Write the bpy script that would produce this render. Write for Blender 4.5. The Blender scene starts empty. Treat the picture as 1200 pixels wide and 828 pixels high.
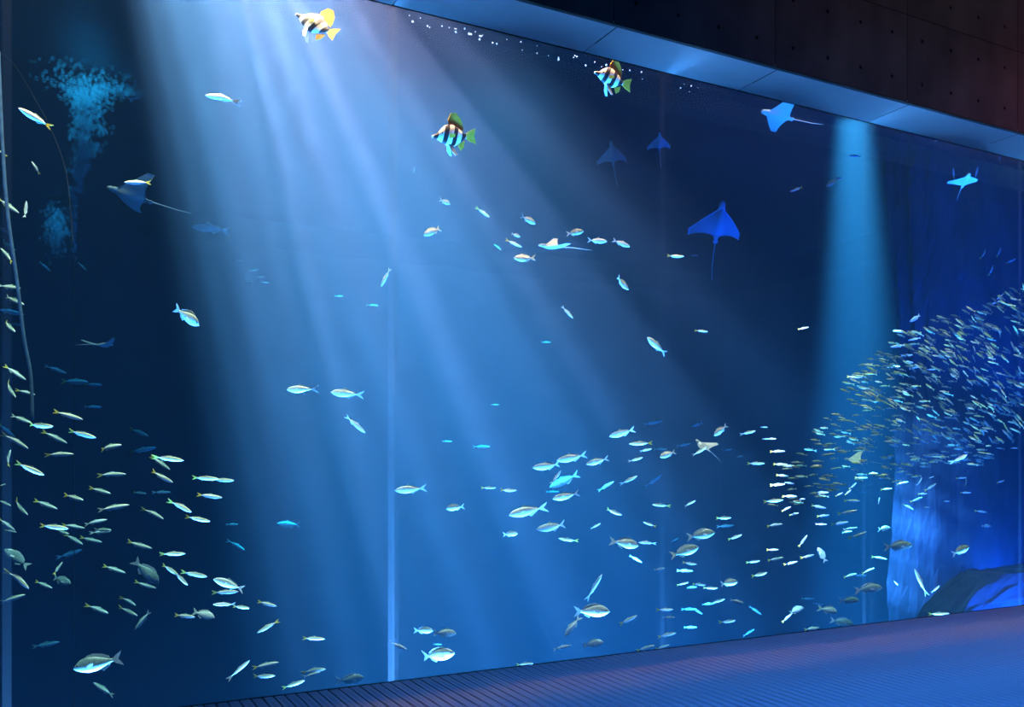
import bpy, bmesh, math, random
import numpy as np
from mathutils import Vector, Matrix
random.seed(7)
rng = np.random.default_rng(7)
scene = bpy.context.scene
COL = scene.collection

# ------------------------------------------------------------------ camera
FPX = 1050.5; HOR = 537.0; TH = math.radians(27.5); EYE = 1.6
cam_d = bpy.data.cameras.new('camera'); cam = bpy.data.objects.new('camera', cam_d); COL.objects.link(cam)
cam_d.sensor_width = 36.0; cam_d.lens = FPX * 36.0 / 1200.0; cam_d.shift_y = (HOR - 414.0) / 1200.0
cam.location = (0, 0, EYE); cam.rotation_euler = (math.pi / 2, 0, -TH)
cam_d.clip_end = 200
scene.camera = cam
# ------------------------------------------------------------------ view, world
vs = scene.view_settings
vs.view_transform = 'Standard'; vs.look = 'None'; vs.gamma = 1.0; vs.exposure = 0.0; vs.use_curve_mapping = False
cy = scene.cycles
cy.transparent_max_bounces = 48; cy.max_bounces = 5; cy.diffuse_bounces = 2; cy.glossy_bounces = 2
cy.transmission_bounces = 4; cy.volume_bounces = 0; cy.sample_clamp_indirect = 2.0; cy.use_denoising = True
cy.caustics_reflective = False; cy.caustics_refractive = False
w = bpy.data.worlds.new('world'); scene.world = w; w.use_nodes = True
w.node_tree.nodes['Background'].inputs[0].default_value = (0.05, 0.12, 0.5, 1)
w.node_tree.nodes['Background'].inputs[1].default_value = 0.012

RV = Vector((math.cos(TH), -math.sin(TH), 0)); FV = Vector((math.sin(TH), math.cos(TH), 0)); UV = Vector((0, 0, 1))
GLASS = 6.109; WALL = 5.576; HEAD = EYE + 3.249
DEEP = 21.0; XL, XR = -9.0, 18.0; BED = -4.0; SURF = 6.5

def ray(px, py):
    return FV + RV * ((px - 600) / FPX) + UV * ((HOR - py) / FPX)
def at(px, py, wd):
    """the point on the pixel's line of sight that lies wd metres behind the window"""
    r = ray(px, py); return Vector((0, 0, EYE)) + r * ((GLASS + wd) / r.y)
def fwd(px, wd):
    return (GLASS + wd) / ray(px, HOR).y

# ------------------------------------------------------------------ lights
def aim(o, d):
    o.rotation_euler = Vector(d).to_track_quat('-Z', 'Y').to_euler()
def spot(name, loc, target, power, color, size, blend, soft=0.05):
    d = bpy.data.lights.new(name, 'SPOT'); o = bpy.data.objects.new(name, d); COL.objects.link(o)
    d.energy = power; d.color = color; d.spot_size = math.radians(size); d.spot_blend = blend; d.shadow_soft_size = soft
    o.location = loc; aim(o, Vector(target) - Vector(loc)); return o
def area(name, loc, direction, power, color, sx, sy, spread=180):
    d = bpy.data.lights.new(name, 'AREA'); o = bpy.data.objects.new(name, d); COL.objects.link(o)
    d.shape = 'RECTANGLE'; d.size = sx; d.size_y = sy; d.energy = power; d.color = color; d.spread = math.radians(spread)
    o.location = loc; aim(o, direction); return o

def ripple_gobo(light, scale, lo, hi, detail=2.0, dims=(1.0, 0.12), slit=0.3, edge=(0.36, 0.66)):
    """light broken into shafts by ripples: strength varies with the direction of the beam"""
    d = light.data; d.use_nodes = True; nt = d.node_tree
    em = nt.nodes['Emission']
    tc = nt.nodes.new('ShaderNodeTexCoord'); sep = nt.nodes.new('ShaderNodeSeparateXYZ')
    nt.links.new(tc.outputs['Normal'], sep.inputs[0])
    dx = nt.nodes.new('ShaderNodeMath'); dx.operation = 'DIVIDE'; dy = nt.nodes.new('ShaderNodeMath'); dy.operation = 'DIVIDE'
    nt.links.new(sep.outputs[0], dx.inputs[0]); nt.links.new(sep.outputs[2], dx.inputs[1])
    nt.links.new(sep.outputs[1], dy.inputs[0]); nt.links.new(sep.outputs[2], dy.inputs[1])
    cb = nt.nodes.new('ShaderNodeCombineXYZ'); nt.links.new(dx.outputs[0], cb.inputs[0]); nt.links.new(dy.outputs[0], cb.inputs[1])
    mp = nt.nodes.new('ShaderNodeMapping'); mp.inputs['Scale'].default_value = (scale * dims[0], scale * dims[1], 1)
    nt.links.new(cb.outputs[0], mp.inputs['Vector'])
    nz = nt.nodes.new('ShaderNodeTexNoise'); nz.inputs['Scale'].default_value = 1.0; nz.inputs['Detail'].default_value = detail
    nt.links.new(mp.outputs[0], nz.inputs['Vector'])
    mr = nt.nodes.new('ShaderNodeMapRange'); mr.inputs['From Min'].default_value = edge[0]; mr.inputs['From Max'].default_value = edge[1]
    mr.inputs['To Min'].default_value = lo; mr.inputs['To Max'].default_value = hi
    nt.links.new(nz.outputs['Fac'], mr.inputs['Value'])
    def mth(op, a, b_=None):
        n = nt.nodes.new('ShaderNodeMath'); n.operation = op
        for k, q in enumerate((a, b_)):
            if q is None: continue
            if isinstance(q, (int, float)): n.inputs[k].default_value = q
            else: nt.links.new(q, n.inputs[k])
        return n.outputs[0]
    g = mth('DIVIDE', dy.outputs[0], slit); g = mth('POWER', 2.71828, mth('MULTIPLY', mth('MULTIPLY', g, g), -1.0))
    nt.links.new(mth('MULTIPLY', mr.outputs[0], g), em.inputs['Strength'])

# big lamp above the tank: the fan of shafts
MAIN = at(50, -570, 0.7); MAIM = at(450, 400, 3.2)
m1 = spot('tank_lamp_main', MAIN, MAIM, 950000, (2.4, 1.15, 1.0), 40, 1.0, 0.03)
# the fan of shafts lies along the window: turn the lamp so that its x axis runs that way
dirv = (MAIM - MAIN).normalized(); zax = -dirv; yax = Vector((0, 1, 0)); xax = yax.cross(zax).normalized(); yax = zax.cross(xax)
m1.matrix_world = Matrix.Translation(MAIN) @ Matrix((xax, yax, zax)).transposed().to_4x4()
ripple_gobo(m1, 42, 0.7, 1.35, 3.0, (1.0, 0.1), 0.05)
# added fill light lower over the water, brightening the tops of the shafts
NEAR = at(215, -300, 1.0); NAIM = at(482, 225, 1.8)
m5 = spot('shaft_fill', NEAR, NAIM, 310000, (5.2, 1.15, 1.0), 65, 1.0, 0.03)
zax = -(NAIM - NEAR).normalized(); yax = Vector((0, 1, 0)); xax = yax.cross(zax).normalized(); yax = zax.cross(xax)
m5.matrix_world = Matrix.Translation(NEAR) @ Matrix((xax, yax, zax)).transposed().to_4x4()
ripple_gobo(m5, 17, 0.25, 1.8, 3.5, (1.0, 0.05), 0.05, (0.40, 0.60))
# broad soft lamp over the middle of the tank
m2 = spot('tank_lamp_wide', (4.6, GLASS + 5.0, 10.5), (5.2, GLASS + 5.0, 0), 60000, (0.05, 1.0, 0.9), 48, 1.0, 0.3)
# narrow lamp by the rock
m3 = spot('tank_lamp_narrow', (10.3, GLASS + 3.1, 9.0), (10.5, GLASS + 3.1, 0), 560000, (0.55, 0.9, 0.9), 13, 1.0, 0.1)
m4 = spot('tank_lamp_plume', at(96, 150, 6.2) + Vector((0, 0, 5.5)), at(96, 150, 6.2), 4200, (0.1, 0.7, 1.0), 17, 1.0, 0.1)
# row of lamps just behind the window head, above the water
for x, p, c in ((0.2, 250, (2.4, 1.3, 0.7)), (3.4, 145, (2.8, 1.15, 0.65)), (6.6, 150, (2.8, 1.15, 0.65)), (10.0, 145, (2.8, 1.6, 0.5))):
    area('tank_row_lamp', (x, GLASS + 0.6, SURF + 0.6), (0, 0.12, -1), p, c, 3.0, 0.7, 80)
# unseen blue uplights, added to brighten the underside of the window head
for x in (-4.8, -2.4, 0.0, 2.4, 4.8, 7.2, 9.6, 12.0, 14.4):
    area('soffit_fill', (x, GLASS + 0.32, -1.0), (0, -0.10, 1), 400, (0.13, 0.42, 1.0), 2.4, 0.12, 44)
for x in (11.0, 12.8):  # blue lamps washing the rock
    spot('rock_lamp', (x, GLASS + 0.4, -1.3), (x + 0.6, GLASS + 1.9, 0.6), 3600, (0.02, 0.16, 1.0), 120, 1.0, 0.1)
    spot('rock_lamp', (x + 0.5, GLASS + 2.45, -0.6), (x + 0.9, GLASS + 3.2, 2.0), 420, (0.02, 0.16, 1.0), 130, 1.0, 0.1)
spot('rock_fill', (9.8, GLASS + 0.9, SURF + 0.8), (12.3, GLASS + 2.6, 1.0), 600, (0.02, 0.12, 1.0), 60, 1.0, 0.1)  # added fill, tinting the rock face blue from above
# the hall: dim blue ceiling lamps behind the viewer, a red one further along
area('hall_lamp_blue', (6.0, 3.6, 8.5), (0.0, 0.02, -1), 180, (0.04, 0.25, 1.0), 9.0, 1.5, 50)
spot('wall_fill_warm', (7.0, -1.5, 8.0), (8.5, WALL, 5.6), 130, (1.0, 0.72, 0.85), 70, 1.0, 0.1)  # warm fill added to lift the concrete wall
spot('hall_lamp_red', (12.5, 1.5, 7.5), (11.0, 6.0, 3.0), 460, (1.0, 0.2, 0.3), 80, 1.0, 0.1)

# ------------------------------------------------------------------ materials
def newmat(name):
    m = bpy.data.materials.new(name); m.use_nodes = True; nt = m.node_tree
    return m, nt, nt.nodes['Principled BSDF'], nt.nodes['Material Output']
def noise_ramp(nt, coord, scale, stops, detail=4.0, mapping=None):
    tc = nt.nodes.new('ShaderNodeTexCoord'); src = tc.outputs[coord]
    if mapping:
        mp = nt.nodes.new('ShaderNodeMapping'); mp.inputs['Scale'].default_value = mapping
        nt.links.new(src, mp.inputs['Vector']); src = mp.outputs[0]
    nz = nt.nodes.new('ShaderNodeTexNoise'); nz.inputs['Scale'].default_value = scale; nz.inputs['Detail'].default_value = detail
    nt.links.new(src, nz.inputs['Vector'])
    rp = nt.nodes.new('ShaderNodeValToRGB'); el = rp.color_ramp.elements
    el[0].position, el[0].color = stops[0][0], (*stops[0][1], 1); el[1].position, el[1].color = stops[-1][0], (*stops[-1][1], 1)
    for p, c in stops[1:-1]:
        e = el.new(p); e.color = (*c, 1)
    nt.links.new(nz.outputs['Fac'], rp.inputs['Fac'])
    return nz, rp
def bump(nt, b, src, strength, dist=0.01):
    n = nt.nodes.new('ShaderNodeBump'); n.inputs['Strength'].default_value = strength; n.inputs['Distance'].default_value = dist
    nt.links.new(src, n.inputs['Height']); nt.links.new(n.outputs[0], b.inputs['Normal'])
def simple(name, c0, c1, scale, rough=0.8, coord='Object', mapping=None, bmp=0.0, spec=0.3):
    m, nt, b, o = newmat(name)
    nz, rp = noise_ramp(nt, coord, scale, [(0.3, c0), (0.7, c1)], mapping=mapping)
    nt.links.new(rp.outputs[0], b.inputs['Base Color']); b.inputs['Roughness'].default_value = rough
    b.inputs['Specular IOR Level'].default_value = spec
    if bmp: bump(nt, b, nz.outputs['Fac'], bmp)
    return m
M = {}
M['concrete'] = simple('concrete', (0.10, 0.095, 0.09), (0.2, 0.19, 0.18), 2.2, 0.9, mapping=(1, 1, 0.6), bmp=0.3)
M['concrete_hole'] = simple('concrete_hole', (0.02, 0.02, 0.02), (0.05, 0.05, 0.05), 30, 0.95)
M['soffit'] = simple('soffit', (0.82, 0.84, 0.86), (0.88, 0.9, 0.92), 3.0, 0.6)
M['plank'] = simple('plank', (0.16, 0.17, 0.2), (0.42, 0.43, 0.46), 3.0, 0.75, mapping=(30, 0.5, 1), bmp=0.1)
M['floor'] = simple('floor_base', (0.05, 0.05, 0.06), (0.09, 0.09, 0.1), 8, 0.85)
M['gasket'] = simple('gasket', (0.008, 0.009, 0.012), (0.02, 0.02, 0.024), 12, 0.9)
M['rock'] = simple('rock', (0.008, 0.016, 0.03), (0.025, 0.045, 0.08), 1.7, 0.95, mapping=(1, 1, 0.35), bmp=0.6)
M['tankwall'] = simple('tank_wall', (0.015, 0.03, 0.045), (0.03, 0.05, 0.07), 0.6, 0.95)
M['sand'] = simple('sand', (0.04, 0.05, 0.055), (0.08, 0.095, 0.1), 5, 0.95)
M['hose'] = simple('hose', (0.03, 0.07, 0.1), (0.06, 0.13, 0.17), 20, 0.5)

# acrylic: clear slab with a weak mirror at the surface
m, nt, b, o = newmat('acrylic'); nt.nodes.remove(b)
tr = nt.nodes.new('ShaderNodeBsdfTransparent'); tr.inputs[0].default_value = (0.97, 0.985, 1, 1)
gl = nt.nodes.new('ShaderNodeBsdfGlossy'); gl.inputs['Roughness'].default_value = 0.02
fr = nt.nodes.new('ShaderNodeFresnel'); fr.inputs[0].default_value = 1.15
mx = nt.nodes.new('ShaderNodeMixShader'); nt.links.new(fr.outputs[0], mx.inputs[0]); nt.links.new(tr.outputs[0], mx.inputs[1]); nt.links.new(gl.outputs[0], mx.inputs[2])
nt.links.new(mx.outputs[0], o.inputs['Surface']); M['acrylic'] = m
def veil(name, color, opacity):
    m, nt, b, o = newmat(name); nt.nodes.remove(b)
    tr = nt.nodes.new('ShaderNodeBsdfTransparent'); df = nt.nodes.new('ShaderNodeBsdfDiffuse'); df.inputs[0].default_value = (*color, 1)
    tl = nt.nodes.new('ShaderNodeBsdfTranslucent'); tl.inputs[0].default_value = (*color, 1)
    ad = nt.nodes.new('ShaderNodeMixShader'); ad.inputs[0].default_value = 0.5
    nt.links.new(df.outputs[0], ad.inputs[1]); nt.links.new(tl.outputs[0], ad.inputs[2])
    mx = nt.nodes.new('ShaderNodeMixShader'); mx.inputs[0].default_value = opacity
    nt.links.new(tr.outputs[0], mx.inputs[1]); nt.links.new(ad.outputs[0], mx.inputs[2]); nt.links.new(mx.outputs[0], o.inputs['Surface'])
    return m
m, nt, b, o = newmat('acrylic_edge'); nt.nodes.remove(b); tr = nt.nodes.new('ShaderNodeBsdfTransparent'); nt.links.new(tr.outputs[0], o.inputs['Surface']); M['edge'] = m
M['joint'] = veil('acrylic_joint', (0.7, 0.85, 1.0), 0.015); M['joint_lit'] = veil('acrylic_joint_lit', (0.75, 0.85, 1.0), 0.075)  # second joint: brightness from the viewing angle is put into its opacity
M['bubble'] = veil('bubble', (0.75, 0.95, 0.95), 0.45)
M['plume'] = veil('plume_bubble', (0.55, 0.95, 0.95), 0.10)
# water surface seen from below: partly mirror
m, nt, b, o = newmat('water_surface'); nt.nodes.remove(b)
tr = nt.nodes.new('ShaderNodeBsdfTransparent'); gl = nt.nodes.new('ShaderNodeBsdfGlossy'); gl.inputs['Roughness'].default_value = 0.35
gl.inputs[0].default_value = (0.8, 0.9, 1, 1)
mx = nt.nodes.new('ShaderNodeMixShader'); mx.inputs[0].default_value = 0.2
nt.links.new(tr.outputs[0], mx.inputs[1]); nt.links.new(gl.outputs[0], mx.inputs[2]); nt.links.new(mx.outputs[0], o.inputs['Surface']); M['surface'] = m
# sea water
m, nt, b, o = newmat('sea_water'); nt.nodes.remove(b)
sc_ = nt.nodes.new('ShaderNodeVolumeScatter'); sc_.inputs['Color'].default_value = (0.18, 0.56, 1.0, 1); sc_.inputs['Density'].default_value = 0.006
ab = nt.nodes.new('ShaderNodeVolumeAbsorption'); ab.inputs['Color'].default_value = (0.0, 0.68, 0.93, 1); ab.inputs['Density'].default_value = 0.25
ad = nt.nodes.new('ShaderNodeAddShader'); nt.links.new(sc_.outputs[0], ad.inputs[0]); nt.links.new(ab.outputs[0], ad.inputs[1]); nt.links.new(ad.outputs[0], o.inputs['Volume'])
m.cycles.volume_sampling = 'EQUIANGULAR'
M['water'] = m

def fishmat(name, back, flank, belly, stripe=None, spots=0.0, zspan=0.1):
    """countershaded skin: dark back, bright flank, pale belly, by height on the body; fine scale grain"""
    m, nt, b, o = newmat(name)
    tc = nt.nodes.new('ShaderNodeTexCoord'); sp = nt.nodes.new('ShaderNodeSeparateXYZ'); nt.links.new(tc.outputs['Object'], sp.inputs[0])
    mr = nt.nodes.new('ShaderNodeMapRange'); mr.inputs['From Min'].default_value = -zspan; mr.inputs['From Max'].default_value = zspan
    nt.links.new(sp.outputs[2], mr.inputs['Value'])
    rp = nt.nodes.new('ShaderNodeValToRGB'); el = rp.color_ramp.elements
    el[0].position, el[0].color = 0.1, (*belly, 1); el[1].position, el[1].color = 0.95, (*back, 1)
    e = el.new(0.45); e.color = (*flank, 1); e = el.new(0.68); e.color = (*flank, 1)
    if stripe:
        e = el.new(0.735); e.color = (*stripe, 1); e = el.new(0.80); e.color = (*back, 1)
    nt.links.new(mr.outputs[0], rp.inputs['Fac'])
    nz = nt.nodes.new('ShaderNodeTexNoise'); nz.inputs['Scale'].default_value = 28; nz.inputs['Detail'].default_value = 3
    nt.links.new(tc.outputs['Object'], nz.inputs['Vector'])
    mix = nt.nodes.new('ShaderNodeMix'); mix.data_type = 'RGBA'; mix.blend_type = 'MULTIPLY'; mix.inputs['Factor'].default_value = 0.35 + spots
    nt.links.new(rp.outputs[0], mix.inputs['A'])
    r2 = nt.nodes.new('ShaderNodeValToRGB'); r2.color_ramp.elements[0].position = 0.35; r2.color_ramp.elements[0].color = (0.35, 0.4, 0.4, 1); r2.color_ramp.elements[1].position = 0.6
    nt.links.new(nz.outputs['Fac'], r2.inputs['Fac']); nt.links.new(r2.outputs[0], mix.inputs['B'])
    nt.links.new(mix.outputs['Result'], b.inputs['Base Color']); b.inputs['Roughness'].default_value = 0.38; b.inputs['Specular IOR Level'].default_value = 0.7
    return m
M['scad'] = fishmat('scad_skin', (0.18, 0.3, 0.24), (0.78, 0.88, 0.88), (0.85, 0.92, 0.95), stripe=(0.75, 0.68, 0.12), zspan=0.095)
M['scad_tail'] = simple('scad_tail', (0.62, 0.55, 0.06), (0.8, 0.72, 0.12), 20, 0.5)
M['jack'] = fishmat('jack_skin', (0.25, 0.42, 0.45), (0.72, 0.85, 0.88), (0.85, 0.92, 0.95), zspan=0.14)
M['bream'] = fishmat('bream_skin', (0.32, 0.42, 0.36), (0.66, 0.76, 0.72), (0.78, 0.86, 0.86), zspan=0.19)
M['bream_dark'] = fishmat('dark_bream_skin', (0.16, 0.24, 0.18), (0.3, 0.42, 0.36), (0.55, 0.7, 0.68), spots=0.4, zspan=0.19)
M['fin'] = simple('fin', (0.4, 0.5, 0.46), (0.6, 0.7, 0.66), 30, 0.5)
M['pale_fin'] = simple('pale_fin', (0.65, 0.72, 0.72), (0.8, 0.86, 0.86), 30, 0.5)
M['eye'] = simple('eye', (0.005, 0.005, 0.005), (0.02, 0.02, 0.02), 5, 0.1)
M['white'] = fishmat('lit_white_skin', (0.8, 0.8, 0.72), (0.9, 0.92, 0.92), (0.8, 0.88, 0.95), zspan=0.09)  # pale fish: brightness of the light shafts is put into the skin colour
M['school'] = fishmat('school_skin', (0.12, 0.14, 0.06), (0.34, 0.4, 0.13), (0.4, 0.46, 0.2), stripe=(0.45, 0.36, 0.08), zspan=0.11)
M['school_brown'] = fishmat('school_brown_skin', (0.2, 0.14, 0.08), (0.55, 0.44, 0.18), (0.5, 0.45, 0.24), zspan=0.11)
M['school_teal'] = fishmat('school_teal_skin', (0.06, 0.2, 0.18), (0.16, 0.46, 0.34), (0.24, 0.54, 0.44), zspan=0.11)
M['yellow'] = simple('yellow_fin', (0.85, 0.36, 0.02), (0.95, 0.55, 0.06), 14, 0.5)
# ray: dark above, pale below
m, nt, b, o = newmat('ray_skin')
tc = nt.nodes.new('ShaderNodeTexCoord'); sp = nt.nodes.new('ShaderNodeSeparateXYZ'); nt.links.new(tc.outputs['Normal'], sp.inputs[0])
rp = nt.nodes.new('ShaderNodeValToRGB'); rp.color_ramp.elements[0].position = 0.45; rp.color_ramp.elements[0].color = (0.32, 0.46, 0.54, 1)
rp.color_ramp.elements[1].position = 0.55; rp.color_ramp.elements[1].color = (0.2, 0.26, 0.28, 1)
mr = nt.nodes.new('ShaderNodeMapRange'); mr.inputs['From Min'].default_value = -1; nt.links.new(sp.outputs[2], mr.inputs['Value']); nt.links.new(mr.outputs[0], rp.inputs['Fac'])
nt.links.new(rp.outputs[0], b.inputs['Base Color']); b.inputs['Roughness'].default_value = 0.5; M['ray'] = m
# boarfish: cream with dark slanting bands
m, nt, b, o = newmat('boarfish_skin')
tc = nt.nodes.new('ShaderNodeTexCoord'); wv = nt.nodes.new('ShaderNodeTexWave'); wv.inputs['Scale'].default_value = 1.55; wv.inputs['Distortion'].default_value = 0.6
wv.inputs['Phase Offset'].default_value = 0.4
mp = nt.nodes.new('ShaderNodeMapping'); mp.inputs['Rotation'].default_value = (0, math.radians(22), 0)
nt.links.new(tc.outputs['Object'], mp.inputs['Vector']); nt.links.new(mp.outputs[0], wv.inputs['Vector'])
rp = nt.nodes.new('ShaderNodeValToRGB'); rp.color_ramp.elements[0].position = 0.42; rp.color_ramp.elements[0].color = (0.02, 0.018, 0.015, 1)
rp.color_ramp.elements[1].position = 0.52; rp.color_ramp.elements[1].color = (0.88, 0.84, 0.68, 1)
nt.links.new(wv.outputs['Fac'], rp.inputs['Fac']); nt.links.new(rp.outputs[0], b.inputs['Base Color']); b.inputs['Roughness'].default_value = 0.5; M['boarfish'] = m

# ------------------------------------------------------------------ mesh helpers
def link(o, parent=None):
    COL.objects.link(o)
    if parent is not None: o.parent = parent
    return o
def mesh(name, v, f, mat, smooth=False):
    me = bpy.data.meshes.new(name); me.from_pydata([tuple(p) for p in v], [], [tuple(x) for x in f]); me.update()
    me.materials.append(mat)
    if smooth:
        for p in me.polygons: p.use_smooth = True
    return me
def obj(name, me, parent=None, loc=None):
    o = bpy.data.objects.new(name, me); link(o, parent)
    if loc is not None: o.location = loc
    return o
def box(a, b):
    (x0, y0, z0), (x1, y1, z1) = a, b
    v = [(x0, y0, z0), (x1, y0, z0), (x1, y1, z0), (x0, y1, z0), (x0, y0, z1), (x1, y0, z1), (x1, y1, z1), (x0, y1, z1)]
    f = [(0, 3, 2, 1), (4, 5, 6, 7), (0, 1, 5, 4), (1, 2, 6, 5), (2, 3, 7, 6), (3, 0, 4, 7)]
    return v, f
def bevel_box(a, b, r, name, mat):
    bm = bmesh.new(); v, f = box(a, b); vs_ = [bm.verts.new(p) for p in v]
    for x in f: bm.faces.new([vs_[i] for i in x])
    bmesh.ops.bevel(bm, geom=bm.edges[:], offset=r, segments=1, affect='EDGES')
    me = bpy.data.meshes.new(name); bm.to_mesh(me); bm.free(); me.materials.append(mat); return me
def tag(o, label, cat=None, group=None, kind=None):
    if label: o['label'] = label
    if cat: o['category'] = cat
    if group: o['group'] = group
    if kind: o['kind'] = kind
    return o
def struct(name, me, label=None):
    return tag(obj(name, me), label, None, None, 'structure')
def tube(points, radii, seg=8):
    v, f = [], []
    n = len(points)
    for i, p in enumerate(points):
        p = Vector(p); d = (Vector(points[min(i + 1, n - 1)]) - Vector(points[max(i - 1, 0)])).normalized()
        a = d.orthogonal().normalized() if abs(d.z) < 0.9 else d.cross(Vector((0, 1, 0))).normalized()
        c = d.cross(a)
        for k in range(seg):
            t = 2 * math.pi * k / seg; v.append(p + (a * math.cos(t) + c * math.sin(t)) * radii[i])
    for i in range(n - 1):
        for k in range(seg):
            f.append((i * seg + k, i * seg + (k + 1) % seg, (i + 1) * seg + (k + 1) % seg, (i + 1) * seg + k))
    f.append(tuple(range(seg))[::-1]); f.append(tuple(range((n - 1) * seg, n * seg)))
    return v, f

# ------------------------------------------------------------------ the hall
fl = struct('floor', mesh('floor', *box((-10, -6, -0.2), (20, GLASS - 0.002, -0.012)), M['floor']), 'dark ribbed floor in front of the aquarium window')
PW = 0.075
pl = bevel_box((-PW / 2 + 0.004, 1.0, -0.011), (PW / 2 - 0.004, GLASS - 0.014, 0.0), 0.003, 'plank', M['plank'])
for i in range(190):
    obj('plank', pl, fl, ((-2.2 + i * PW), 0, 0))
# concrete wall above the window, in shuttering panels with tie holes
HS = 0.4; HZ0 = EYE + 3.438; HX0 = 5.559
def concrete_panel(nx, nz):
    """nx by nz cells, one round tie hole in the middle of each, chamfered outer edge"""
    v, f = [], []
    g = 0.003; K = 12; R = 0.017
    for j in range(nz):
        for i in range(nx):
            x0, x1 = i * HS, (i + 1) * HS; z0, z1 = j * HS, (j + 1) * HS
            if i == 0: x0 += g
            if j == 0: z0 += g
            if i == nx - 1: x1 -= g
            if j == nz - 1: z1 -= g
            cx, cz = (i + .5) * HS, (j + .5) * HS; o = len(v)
            for k in range(K):
                t = 2 * math.pi * (k + 0.5) / K - math.pi * 0.75; c, s = math.cos(t), math.sin(t)
                m_ = max(abs(c), abs(s)); hx = (x1 - cx) if c > 0 else (cx - x0); hz = (z1 - cz) if s > 0 else (cz - z0)
                v.append((cx + c / m_ * hx, 0, cz + s / m_ * hz)); v.append((cx + c * R, 0, cz + s * R)); v.append((cx + c * R * .8, 0.03, cz + s * R * .8))
            for k in range(K):
                a, b_ = o + 3 * k, o + 3 * ((k + 1) % K)
                f.append((a, b_, b_ + 1, a + 1)); f.append((a + 1, b_ + 1, b_ + 2, a + 2))
            # corners between the outer ring points
            for cxn, czn in ((x0, z0), (x1, z0), (x1, z1), (x0, z1)):
                q = len(v); v.append((cxn, 0, czn))
                ks = sorted(range(K), key=lambda k: (v[o + 3 * k][0] - cxn) ** 2 + (v[o + 3 * k][2] - czn) ** 2)[:2]
                f.append((q, o + 3 * ks[0], o + 3 * ks[1]))
    return v, f
cv, cf = concrete_panel(4, 2)
mcon = mesh('panel', cv, cf, M['concrete'])
hole = mesh('tie_hole', *tube([(0, 0.026, 0), (0, 0.034, 0)], [0.0165, 0.0165], 10), M['concrete_hole'])
back_bm = box((-12.0, WALL + 0.035, HEAD + 0.0), (20.0, WALL + 0.35, HEAD + 3.2))
wu = struct('wall_upper', mesh('wall_upper', *back_bm, M['concrete_hole']), 'dark board-marked concrete wall with round tie holes above the window')
low = HZ0 - HS / 2
lip = bevel_box((-12, WALL - 0.0, HEAD), (20, WALL + 0.036, low - 0.001), 0.003, 'edge_strip', M['concrete']); obj('edge_strip', lip, wu)
for j in range(3):
    for i in range(-8, 9):
        x0 = HX0 - HS / 2 + i * 4 * HS; z0 = low + j * 2 * HS
        obj('panel', mcon, wu, (x0, WALL, z0))
        if -1 <= i <= 6 and j < 2:
            for a in range(4):
                for c in range(2): obj('tie_hole', hole, wu, (x0 + (a + .5) * HS, WALL, z0 + (c + .5) * HS))
# underside of the window head: pale panels
ce = struct('ceiling', mesh('ceiling', *box((-12, WALL + 0.01, HEAD + 0.012), (20, GLASS - 0.002, HEAD + 0.06)), M['gasket']), 'pale panelled soffit under the concrete wall, glowing blue')
SP = 1.61
sof = bevel_box((0.004, WALL + 0.002, HEAD - 0.001), (SP - 0.004, GLASS - 0.014, HEAD + 0.013), 0.002, 'panel', M['soffit'])
for i in range(-8, 9): obj('panel', sof, ce, (3.82 + i * SP, 0, 0))
struct('trim_1', bevel_box((-12, GLASS - 0.014, HEAD - 0.004), (20, GLASS - 0.002, HEAD + 0.012), 0.002, 'trim', M['gasket']), 'black gasket along the head of the window')
struct('trim_2', bevel_box((-12, GLASS - 0.014, -0.2), (20, GLASS - 0.002, 0.004), 0.002, 'trim', M['gasket']), 'black gasket along the foot of the window')
# the window: four-odd acrylic panes with bonded joints
wn = bpy.data.objects.new('window_1', None); link(wn); tag(wn, 'huge aquarium window of clear acrylic panes', None, None, 'structure')
JX = [2.26 + 2.44 * k for k in range(-4, 8)]
def slab(name, a, b_, mat):
    me = mesh(name, *box((a, GLASS, -0.3), (b_, GLASS + 0.09, HEAD + 0.4)), mat); me.materials.append(M['edge'])
    for p in me.polygons:
        if abs(p.normal.y) < 0.5: p.material_index = 1
    return me
for a, b_ in zip(JX[:-1], JX[1:]):
    obj('pane', slab('pane', a, b_ - 0.05, M['acrylic']), wn); obj('joint', slab('joint', b_ - 0.05, b_, M['joint_lit' if abs(b_ - 2.26) < .1 else 'joint']), wn)

# ------------------------------------------------------------------ the tank
struct('floor_tank', mesh('floor_tank', *box((XL, GLASS, BED - 0.3), (XR, DEEP, BED)), M['sand']), 'dim sandy bed of the tank')
struct('wall_back', mesh('wall_back', *box((XL, DEEP, BED), (XR, DEEP + 0.3, SURF + 0.6)), M['tankwall']), 'dark far wall of the tank')
struct('wall_left', mesh('wall_left', *box((XL - 0.3, GLASS, BED), (XL, DEEP, SURF + 0.6)), M['tankwall']), 'dark end wall of the tank')
struct('wall_right', mesh('wall_right', *box((XR, GLASS, BED), (XR + 0.3, DEEP, SURF + 0.6)), M['tankwall']), 'dark end wall of the tank behind the rock')
struct('wall_front', mesh('wall_front', *box((XL, GLASS - 0.2, BED), (XR, GLASS + 0.096, -0.301)), M['tankwall']), 'dark tank wall below the window')
wat = obj('water', mesh('water', *box((XL + .02, GLASS + 0.098, BED + .005), (XR - .02, DEEP - .02, SURF)), M['water'])); tag(wat, 'deep blue hazy sea water filling the tank', 'water', None, 'structure')
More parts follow.
